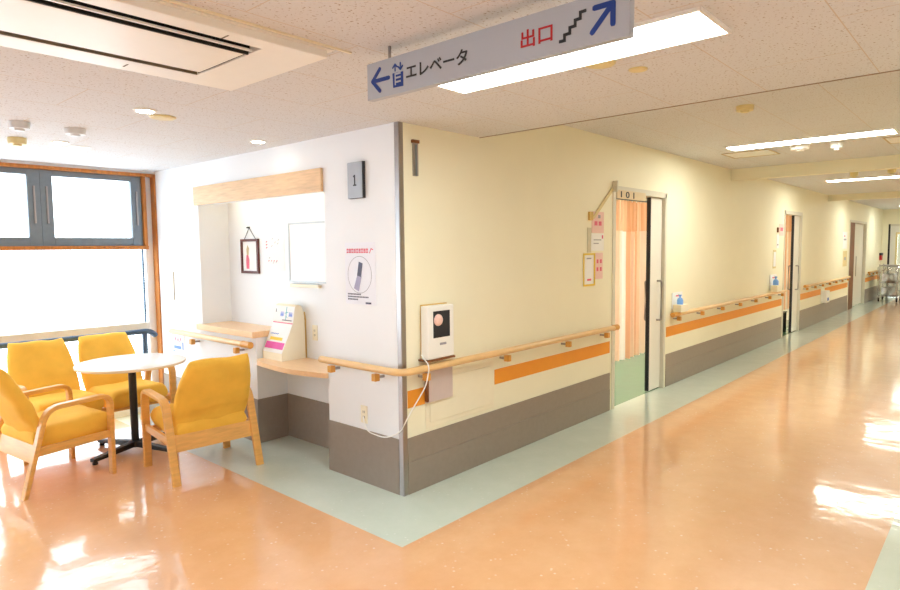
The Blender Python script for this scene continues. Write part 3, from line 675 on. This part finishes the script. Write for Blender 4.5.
def disc(name, x, y, z, r, h, m, label, cat, group=None, inner=None):
    d = thing(name, label, cat, (x, y, z), group=group)
    k = MB(); k.lathe([(r, 0), (r, -h*.4), (r*.92, -h), (r*.72, -h)], (x, y, z), 'Z', 28); k.done('rim', m, d, True)
    k = MB(); k.lathe([(r*.7, -h-.0005), (r*.7, -h-.002)] if inner else [(r*.5, -h), (r*.45, -h*1.3)], (x, y, z), 'Z', 24); k.done('lens' if inner else 'cap', inner or m, d, True)
disc('downlight', -1.171, .748, CE, .06, .008, 'white', 'lit round downlight nearest the air conditioner', 'lamp', 'lounge downlights', 'down')
disc('downlight', -.226, 1.182, CE, .06, .008, 'white', 'lit round downlight above the wooden niche fascia', 'lamp', 'lounge downlights', 'down')
disc('downlight', -1.163, 2.167, CE, .06, .008, 'white', 'lit round downlight above the round table, second from window', 'lamp', 'lounge downlights', 'down')
disc('downlight', -1.5, 2.75, CE, .06, .008, 'white', 'lit round downlight closest to the window', 'lamp', 'lounge downlights', 'down')
disc('ceiling_cover', -1.027, .858, CE, .07, .008, 'lensy', 'yellowed round cover beside the downlight near the air conditioner', 'cover', None, 'lensy')
disc('ceiling_cover', -.995, 2.301, CE, .07, .006, 'white', 'white round cover beside the downlight over the table', 'cover', None, 'white')
disc('ceiling_cover', -.235, -1.465, CE, .065, .008, 'lensy', 'yellowed round cover on the ceiling below the large lamp', 'cover', None, 'lensy')
disc('ceiling_cover', -.04, -1.542, CE, .04, .006, 'lensy', 'smaller yellowed cover right of the large ceiling lamp', 'cover', None, 'lensy')
disc('smoke_detector', -1.546, 1.582, CE, .055, .04, 'detgrey', 'white detector on lounge ceiling, leftmost in view', 'detector', None)
disc('smoke_detector', -1.25, 1.588, CE, .06, .035, 'detgrey', 'white detector on lounge ceiling right of the leftmost one', 'detector', None)
disc('smoke_detector', -1.41, 2.191, CE, .055, .04, 'lensy', 'cream detector on the lounge ceiling nearer the window', 'detector', None)
disc('smoke_detector', 2.191, -1.311, C2, .06, .035, 'lensy', 'tan detector on corridor ceiling before the nearest lamp', 'detector', None)
disc('smoke_detector', 4.50, -1.15, C2, .09, .04, 'white', 'flat white detector just beyond the nearest corridor lamp, left one', 'detector', None)
disc('smoke_detector', 4.52, -1.47, C2, .055, .06, 'white', 'small white detector just beyond the nearest corridor lamp, right one', 'detector', None)
disc('smoke_detector', 7.64, -1.127, C2, .05, .06, 'lensy', 'small detector on the ceiling beyond the first beam', 'detector', None)
disc('smoke_detector', 7.49, -1.578, C2, .05, .06, 'lensy', 'small detector at the right edge beyond the first beam', 'detector', None)
def hatch(x0, x1, y0, y1, label):
    k = MB(); P = Plane((x0, y0, C2), (0, 1, 0), (1, 0, 0)); ring(k, P, 0, y1-y0, 0, x1-x0, .014, 0, .006); d = thing('ceiling_hatch', label, 'hatch', (x0, y0, C2)); k.done('frame', 'tan', d)
    k = MB(); k.box(x0+.014, x1-.014, y0+.014, y1-.014, C2-.003, C2); k.done('panel', 'acwhite', d)
hatch(4.5, 4.95, -.86, -.38, 'square ceiling hatch near the wall beyond the nearest corridor lamp')
hatch(4.55, 5.0, -2.3, -1.84, 'square ceiling hatch at the right beyond the nearest corridor lamp')

# air conditioner
d = thing('air_conditioner', 'long white ceiling cassette air conditioner with black slots', 'air conditioner', (-1.9, -.45, CE-.038))
z0 = CE-.036
k = MB(); xa, xb, ya, yb = -2.75, -1.13, -.80, -.085
def inset(k, pts, z_out, z_in, e):
    pass
k.hull([(xa-.02, ya-.02, CE-.0), (xb+.02, ya-.02, CE-.0), (xb+.02, yb+.02, CE-.0), (xa-.02, yb+.02, CE-.0)], (0, 0, -.008)); k.done('flange', 'acwhite', d)
k = MB(); b_ = z0
# frame around the intake grille
k.box(-1.36, xb, ya, yb, b_, CE-.006, .004); k.box(xa, -2.52, ya, yb, b_, CE-.006, .004); k.box(-2.524, -1.356, -.225, yb, b_, CE-.006, .004); k.box(-2.524, -1.356, ya, -.715, b_, CE-.006, .004)
k.done('frame', 'acwhite', d)
k = MB(); k.box(-2.50, -1.375, -.62, -.275, b_-.002, CE-.008, .004); k.done('intake_panel', 'acwhite', d)
k = MB(); k.box(-2.51, -1.362, -.275, -.225, CE-.012, CE-.008); k.box(-2.51, -1.362, -.229, -.2251, b_+.001, CE-.0125); k.done('window_side_slot', 'brownslot', d)
k = MB(); k.box(-2.51, -1.362, -.715, -.62, CE-.010, CE-.008); k.box(-1.375, -1.362, -.62, -.262, CE-.012, CE-.008); k.box(-2.5, -1.362, -.6285, -.6205, b_-.0015, CE-.0102); k.box(-2.5, -1.375, -.661, -.655, b_+.001, CE-.0102); k.box(-1.3745, -1.3725, -.62, -.262, b_-.0015, CE-.0122); k.done('slot_shade', 'dark', d)  # black plates paint the deep shade inside the slots
k = MB(); k.box(-2.5, -1.372, -.672, -.662, b_-.001, b_+.006); k.done('louver', 'acwhite', d)
for (xx, yy) in ((-1.62, -.155), (-1.52, -.74)):
    k = MB(); k.box(xx, xx+.006, yy-.025, yy+.02, b_-.001, b_+.002); k.done('clip', 'brownslot', d)
single(MB().box(-2.8, -1.04, -.835, -.825, CE-.006, CE), 'ceiling_joint_strip', 'cream', 'thin cream strip along the corridor side of the air conditioner', 'strip')

# ------------------------------------------------------------------ hanging sign
SX, SZ, SY, SLn, SH = -1.0, 2.127, -.877, 1.091, .138
d = thing('hanging_sign', 'grey hanging sign with blue arrows, elevator and exit marks in Japanese', 'sign', (SX, SY-SLn/2, SZ))
k = MB(); k.box(SX, SX+.028, SY-SLn, SY, SZ, SZ+SH, .002); k.done('panel', 'signgrey', d)
k = MB(); k.box(SX+.028, SX+.055, SY-SLn, SY-.01, SZ+SH-.012, SZ+SH+.012); k.done('top_strip', 'white', d)  # thin white strip along the top edge, behind the panel
for yy in (SY-.115, SY-SLn+.06):
    MB().box(SX+.010, SX+.018, yy-.004, yy+.004, SZ+SH-.002, CE).done('hanger', 'steel', d)
SP = Plane((SX, SY, SZ), (0, -1, 0), (0, 0, 1)); q = .9426; T = .0012
sc_ = lambda L: [(a*q, b*q) for a, b in L]
k = MB(); SP.stroke(k, sc_([(.130, .071), (.036, .071)]), .015, 0, T); SP.stroke(k, sc_([(.078, .114), (.033, .072), (.077, .028)]), .015, 0, T); k.done('left_arrow', 'blue', d)
k = MB(); SP.poly(k, sc_([(.153, .082), (.213, .080), (.213, .024), (.156, .026)]), 0, T)
SP.stroke(k, sc_([(.168, .090), (.168, .114)]), .006, 0, T); SP.stroke(k, sc_([(.155, .103), (.168, .115), (.18, .103)]), .006, 0, T)
SP.stroke(k, sc_([(.198, .115), (.198, .092)]), .006, 0, T); SP.stroke(k, sc_([(.186, .102), (.198, .09), (.21, .102)]), .006, 0, T); base = k.done('elevator_symbol', 'blue', d)
k = MB()
for b_ in (.073, .058, .042):
    SP.rect(k, .166*q, .2*q, b_*q, (b_+.007)*q, T, T+.0005)
SP.rect(k, .166*q, .172*q, .034*q, .08*q, T, T+.0006); ink(base, k, 'signgrey')
glyphs(SP, d, 'elevator_letter', 'ink', 'エレベータ', .230*q, .542*q, .045*q, .099*q, 0, T)
glyphs(SP, d, 'exit_letter', 'red', '出口', .772*q, .895*q, .043*q, .101*q, 0, T)
k = MB(); SP.stroke(k, sc_([(.919, .034), (.939, .034), (.939, .051), (.958, .052), (.958, .069), (.977, .070), (.977, .087), (.995, .088), (.995, .106), (1.015, .107)]), .009, 0, T, False)
for a, b_ in sc_([(.939, .034), (.939, .051), (.958, .052), (.958, .069), (.977, .070), (.977, .087), (.995, .088), (.995, .106)]): SP.rect(k, a-.0045, a+.0045, b_-.0045, b_+.0045, 0, T+.0003)
k.done('stairs_symbol', 'ink', d)
k = MB(); SP.stroke(k, sc_([(1.036, .036), (1.100, .102)]), .016, 0, T); SP.stroke(k, sc_([(1.044, .106), (1.104, .106)]), .016, 0, T+.0002); SP.stroke(k, sc_([(1.104, .106), (1.104, .047)]), .016, 0, T+.0004); k.done('right_arrow', 'blue', d)

# ------------------------------------------------------------------ table
tx, ty = -.72, 2.28
d = thing('round_table', 'round white table on a black cross base between the yellow seats', 'table', (tx, ty, 0))
k = MB(); k.lathe([(.378, .678), (.388, .684), (.388, .696), (.382, .70)], (tx, ty, 0), 'Z', 64); k.done('tabletop', 'tabletop', d, True)
k = MB(); k.lathe([(.3885, .679), (.3905, .682), (.3905, .694), (.3885, .697)], (tx, ty, 0), 'Z', 64); k.done('edge_band', 'tedge', d, True)
k = MB(); k.box(tx-.12, tx+.12, ty-.12, ty+.12, .662, .678, .003); k.done('top_bracket', 'black', d)
k = MB(); k.lathe([(.028, .05), (.028, .665)], (tx, ty, 0), 'Z', 24); k.lathe([(.045, .03), (.045, .075), (.03, .08)], (tx, ty, 0), 'Z', 24); k.done('pole', 'black', d, True)
for i in range(4):
    a = math.radians(201+90*i); u = Vector((math.cos(a), math.sin(a), 0)); s = Vector((-u.y, u.x, 0)); k = MB()
    c0 = Vector((tx, ty, 0)); R0, R1 = .03, .385
    pts = [c0+u*R0+s*.026, c0+u*R1+s*.022, c0+u*R1-s*.022, c0+u*R0-s*.026]
    lo = [(p.x, p.y, z) for p, z in zip(pts, (.03, .022, .022, .03))]; hi = [(p.x, p.y, z) for p, z in zip(pts, (.075, .048, .048, .075))]
    A = [k.bm.verts.new(p) for p in lo]; Bv = [k.bm.verts.new(p) for p in hi]
    F = [k.bm.faces.new(A[::-1]), k.bm.faces.new(Bv)]
    for j in range(4): F.append(k.bm.faces.new((A[j], A[(j+1) % 4], Bv[(j+1) % 4], Bv[j])))
    bmesh.ops.bevel(k.bm, geom=list({e for f_ in F for e in f_.edges}), offset=.006, segments=2, profile=.6, affect='EDGES')
    l = k.done('leg', 'black', d); p = c0+u*.36
    k = MB(); k.lathe([(.018, 0), (.02, .004), (.02, .014), (.01, .023)], (p.x, p.y, 0), 'Z', 16); k.done('foot', 'black', l, True)

# ------------------------------------------------------------------ armchairs and sofa
def cushion(O, A, Nn, length, T, wfun, seed, n=22, mrows=22, wr=.006, px=5., pv=6., topbunch=0., xo=0.):
    """puffy cover: O bottom middle, A along direction, Nn thickness direction; x across"""
    mb = MB(); O, A, Nn = Vector(O), Vector(A).normalized(), Vector(Nn).normalized()
    def P(s, v, side):
        vv = v*2-1; w = wfun(v); h = T*max(0, 1-abs(s)**px)**.42*max(0, 1-abs(vv)**pv)**.42
        p = O+A*(length*v)+Vector((s*w+xo, 0, 0))+Nn*(h*side)
        q = p*7+Vector((seed, seed*1.7, side*3))
        d = noise.noise(q)*wr*1.4+noise.noise(Vector((p.x*3+seed, p.z*22, side*5)))*wr
        k = h/T
        p += Nn*side*d*k
        if topbunch and v > .8:
            c = (v-.8)/.2; p += A*topbunch*c*(noise.noise(Vector((s*1.4+seed, 7.1, 0)))+.5*max(0, abs(s)-.6)*2)
        return p
    def row(i): return -math.cos(PI*i/n)*.5+.0
    S = [math.sin(PI/2*(-1+2*i/n)) for i in range(n+1)]; V = [.5+.5*math.sin(PI/2*(-1+2*j/mrows)) for j in range(mrows+1)]
    for side in (1, -1):
        G = [[mb.bm.verts.new(P(s, v, side)) for v in V] for s in S]
        for i in range(n):
            for j in range(mrows): mb.bm.faces.new((G[i][j], G[i+1][j], G[i+1][j+1], G[i][j+1]))
    bmesh.ops.remove_doubles(mb.bm, verts=mb.bm.verts, dist=1e-5)
    return mb
def back_w(wm, wt):
    def f(v):
        if v < .12: return wm*(.80+.16*math.sin(v/.12*PI/2))
        if v < .62: return wm*(.96+.04*math.sin((v-.12)/.5*PI))
        t = (v-.62)/.38
        return wm*.96+(wt-wm*.96)*(t**1.5*.95+.05*t)
    return f
def seat_w(wm): return lambda v: wm*(.95+.05*math.sin(v*PI))
RW = [(.026, -.014), (.026, .014), (-.026, .014), (-.026, -.014)]
def rib(path):
    mb = MB(); ww, tt, c = .027, .0145, .005
    prof = [(ww-c, -tt), (ww, -tt+c), (ww, tt-c), (ww-c, tt), (-ww+c, tt), (-ww, tt-c), (-ww, -tt+c), (-ww+c, -tt)]
    P = [Vector(p) for p in path]; rings = []
    for i, p in enumerate(P):
        t = (P[min(i+1, len(P)-1)]-P[max(i-1, 0)]).normalized(); nrm = Vector((1, 0, 0)).cross(t)
        rings.append([mb.bm.verts.new(p+Vector((a, 0, 0))+nrm*b) for a, b in prof])
    for r_ in (rings[0], rings[-1]):
        for v in r_:
            if abs(P[0].z) < 1e-6 and r_ is rings[0]: v.co.z = 0
            if abs(P[-1].z) < 1e-6 and r_ is rings[-1]: v.co.z = 0
    n = len(prof)
    for i in range(len(rings)-1):
        for j in range(n): mb.bm.faces.new((rings[i][j], rings[i][(j+1) % n], rings[i+1][(j+1) % n], rings[i+1][j]))
    mb.bm.faces.new(rings[0][::-1]); mb.bm.faces.new(rings[-1]); return mb
def seat_unit(name, label, cat, hw, backs, seed, group=None):
    d = thing(name, label, cat, group=group)
    for sx in (-1, 1):
        x = sx*hw
        full = bez([((x, -.285, 0), 0), ((x, -.135, .545), .085), ((x, .272, .562), .075), ((x, .268, 0), 0)], 8)
        i0 = 1; i1 = len(full)-2
        rib([full[0], full[0].lerp(full[1], .5), full[1]]).done('leg', 'wood', d)
        rib(full[1:-1]).done('armrest', 'wood', d, True)
        rib([full[-2], full[-2].lerp(full[-1], .5), full[-1]]).done('leg', 'wood', d)
        k = MB(); k.hull([(x-.011, -.205, .248), (x-.011, .262, .262), (x-.011, .262, .312), (x-.011, -.19, .306)], (.022, 0, 0), .003); k.done('side_rail', 'wood', d)
    k = MB(); k.hull([(-hw+.02, -.225, .205), (-hw+.02, -.203, .203), (-hw+.02, -.175, .312), (-hw+.02, -.197, .314)], (2*hw-.04, 0, 0), .003); k.done('rear_rail', 'wood', d)
    k = MB(); k.box(-hw+.02, hw-.02, .225, .247, .25, .30, .003); k.done('front_rail', 'wood', d)
    for i, (xo, wm, wt) in enumerate(backs):
        s = cushion((0, -.20, .338), (0, 1, .035), (0, -.035, 1), .52, .080, seat_w(wm*.985), seed+i*3.1, wr=.007, px=11, pv=9, xo=xo)
        o = s.done('seat', 'yellow', d, True)
        b = cushion((0, -.105, .30), (0, -.245, .54), (0, .54, .245), .575, .048, back_w(wm, wt), seed+5+i*2.3, wr=.011, px=6, pv=7, topbunch=.012, xo=xo)
        o = b.done('backrest', 'yellow', d, True)
    return d
proto = seat_unit('armchair', 'yellow armchair seen from behind in front of the table, nearest the niche', 'armchair', .295, [(0, .266, .20)], 2.0, 'yellow armchairs at the round table')
proto.location = (-.542, 1.532, 0); proto.rotation_euler = (0, 0, math.radians(-4.3))
c2 = copy_tree(proto); c2.location = (-1.342, 2.124, 0); c2.rotation_euler = (0, 0, math.radians(-82.5)); c2['label'] = 'yellow armchair at the left picture edge, facing right to the table'
sofa = seat_unit('two_seat_sofa', 'yellow two-seat sofa with two backs behind the table under the window', 'sofa', .56, [(-.26, .245, .195), (.26, .245, .195)], 9.0)
sofa.location = (-.84, 2.84, 0); sofa.rotation_euler = (0, 0, math.radians(184))

# ------------------------------------------------------------------ carts at the corridor end
d = thing('linen_cart', 'trolley wrapped in clear plastic at the far end of corridor', 'cart', (17.9, -.42, 0))
for sx in (-1, 1):
    for sy in (-1, 1):
        px, py = 17.9+sx*.36, -.42+sy*.2
        MB().box(px-.012, px+.012, py-.012, py+.012, .1, 1.0).done('post', 'steel', d)
        k = MB(); k.lathe([(.045, -.015), (.05, 0), (.045, .015)], (px, py, .05), 'Y', 16); k.box(px-.012, px+.012, py-.02, py+.02, .06, .11); k.done('caster', 'black', d, True)
for z in (.14, .5, .96): MB().box(17.53, 18.27, -.63, -.21, z, z+.02).done('shelf', 'steel', d)
k = MB(); k.box(17.48, 18.32, -.67, -.17, .16, .95, .06, 3); bmesh.ops.subdivide_edges(k.bm, edges=k.bm.edges[:], cuts=5, use_grid_fill=True)
for v in k.bm.verts: v.co += Vector((noise.noise(v.co*6), noise.noise(v.co*6+Vector((9, 0, 0))), noise.noise(v.co*5+Vector((0, 7, 0)))))*.035
k.done('plastic_cover', 'bag', d, True)
for i, (a, b_) in enumerate(((17.6, .18), (17.9, .18), (17.65, .54), (17.95, .54))):
    MB().box(a, a+.26, -.58, -.26, b_, b_+.2, .04, 3).done('linen', 'paper', d, True)
d = thing('utility_cart', 'steel utility cart with pale top beside the plastic wrapped trolley', 'cart', (17.4, -1.2, 0))
MB().box(16.95, 17.85, -1.6, -.76, .87, .91, .01).done('top', mat('cart_top', '#dfe7ec', .4, var=.03), d)
MB().box(16.98, 17.82, -1.57, -.79, .30, .33).done('shelf', 'alu', d)
for sx in (-1, 1):
    for sy in (-1, 1):
        px, py = 17.4+sx*.4, -1.18+sy*.37
        MB().box(px-.018, px+.018, py-.018, py+.018, .09, .87).done('post', 'alu', d)
        k = MB(); k.lathe([(.045, -.015), (.05, 0), (.045, .015)], (px, py, .05), 'Y', 16); k.done('caster', 'black', d, True)
for i, (a, y, m_) in enumerate(((17.2, -.95, 'paper'), (17.5, -1.17, 'lblue'), (17.35, -1.4, 'paper'))):
    single(MB().box(a, a+.22, y-.1, y+.1, .91, 1.02, .02, 2), 'folded_cloth', m_, ('blue' if m_ == 'lblue' else ('white' if i == 0 else 'second white'))+' folded cloth on top of the utility cart'+(' at its near left' if i == 0 else (' at its right' if i == 2 else '')), 'cloth')
d = thing('wall_alarm', 'small red and black alarm on the wall above the plastic wrapped trolley', 'alarm', (19.2, -.03, 1.1))
MB().box(19.1, 19.35, -.05, 0, 1.08, 1.22, .008).done('red_case', 'red', d); MB().box(19.08, 19.37, -.06, 0, 1.22, 1.29, .006).done('top_cap', 'ink', d)

# ------------------------------------------------------------------ sky, camera, view
wd_ = bpy.data.worlds.new('overcast_sky'); scene.world = wd_; wd_.use_nodes = True
bg = wd_.node_tree.nodes['Background']; bg.inputs[0].default_value = (.78, .91, 1, 1); bg.inputs[1].default_value = 5.4
yaw, pitch, roll, fpx = .841447522, -.0745393190, -.0104754119, 623.345008
fwd = Vector((math.sin(yaw)*math.cos(pitch), math.cos(yaw)*math.cos(pitch), math.sin(pitch)))
r0 = Vector((math.cos(yaw), -math.sin(yaw), 0)); u0 = r0.cross(fwd); cc, ss = math.cos(roll), math.sin(roll)
R_ = r0*cc+u0*ss; U_ = u0*cc-r0*ss
cam = bpy.data.cameras.new('camera'); co = bpy.data.objects.new('camera', cam); COL.objects.link(co)
mw = Matrix((R_, U_, -fwd)).transposed().to_4x4(); mw.translation = Vector((-2.64239990, -2.76523992, 1.55)); co.matrix_world = mw
cam.sensor_width = 36; cam.lens = 36*fpx/900; cam.clip_start = .05; cam.clip_end = 200
scene.camera = co
vs = scene.view_settings; vs.view_transform = 'Standard'; vs.look = 'None'; vs.gamma = 1; vs.use_curve_mapping = False; vs.exposure = 0.2
scene.cycles.max_bounces = 10; scene.cycles.diffuse_bounces = 6; scene.cycles.transparent_max_bounces = 12
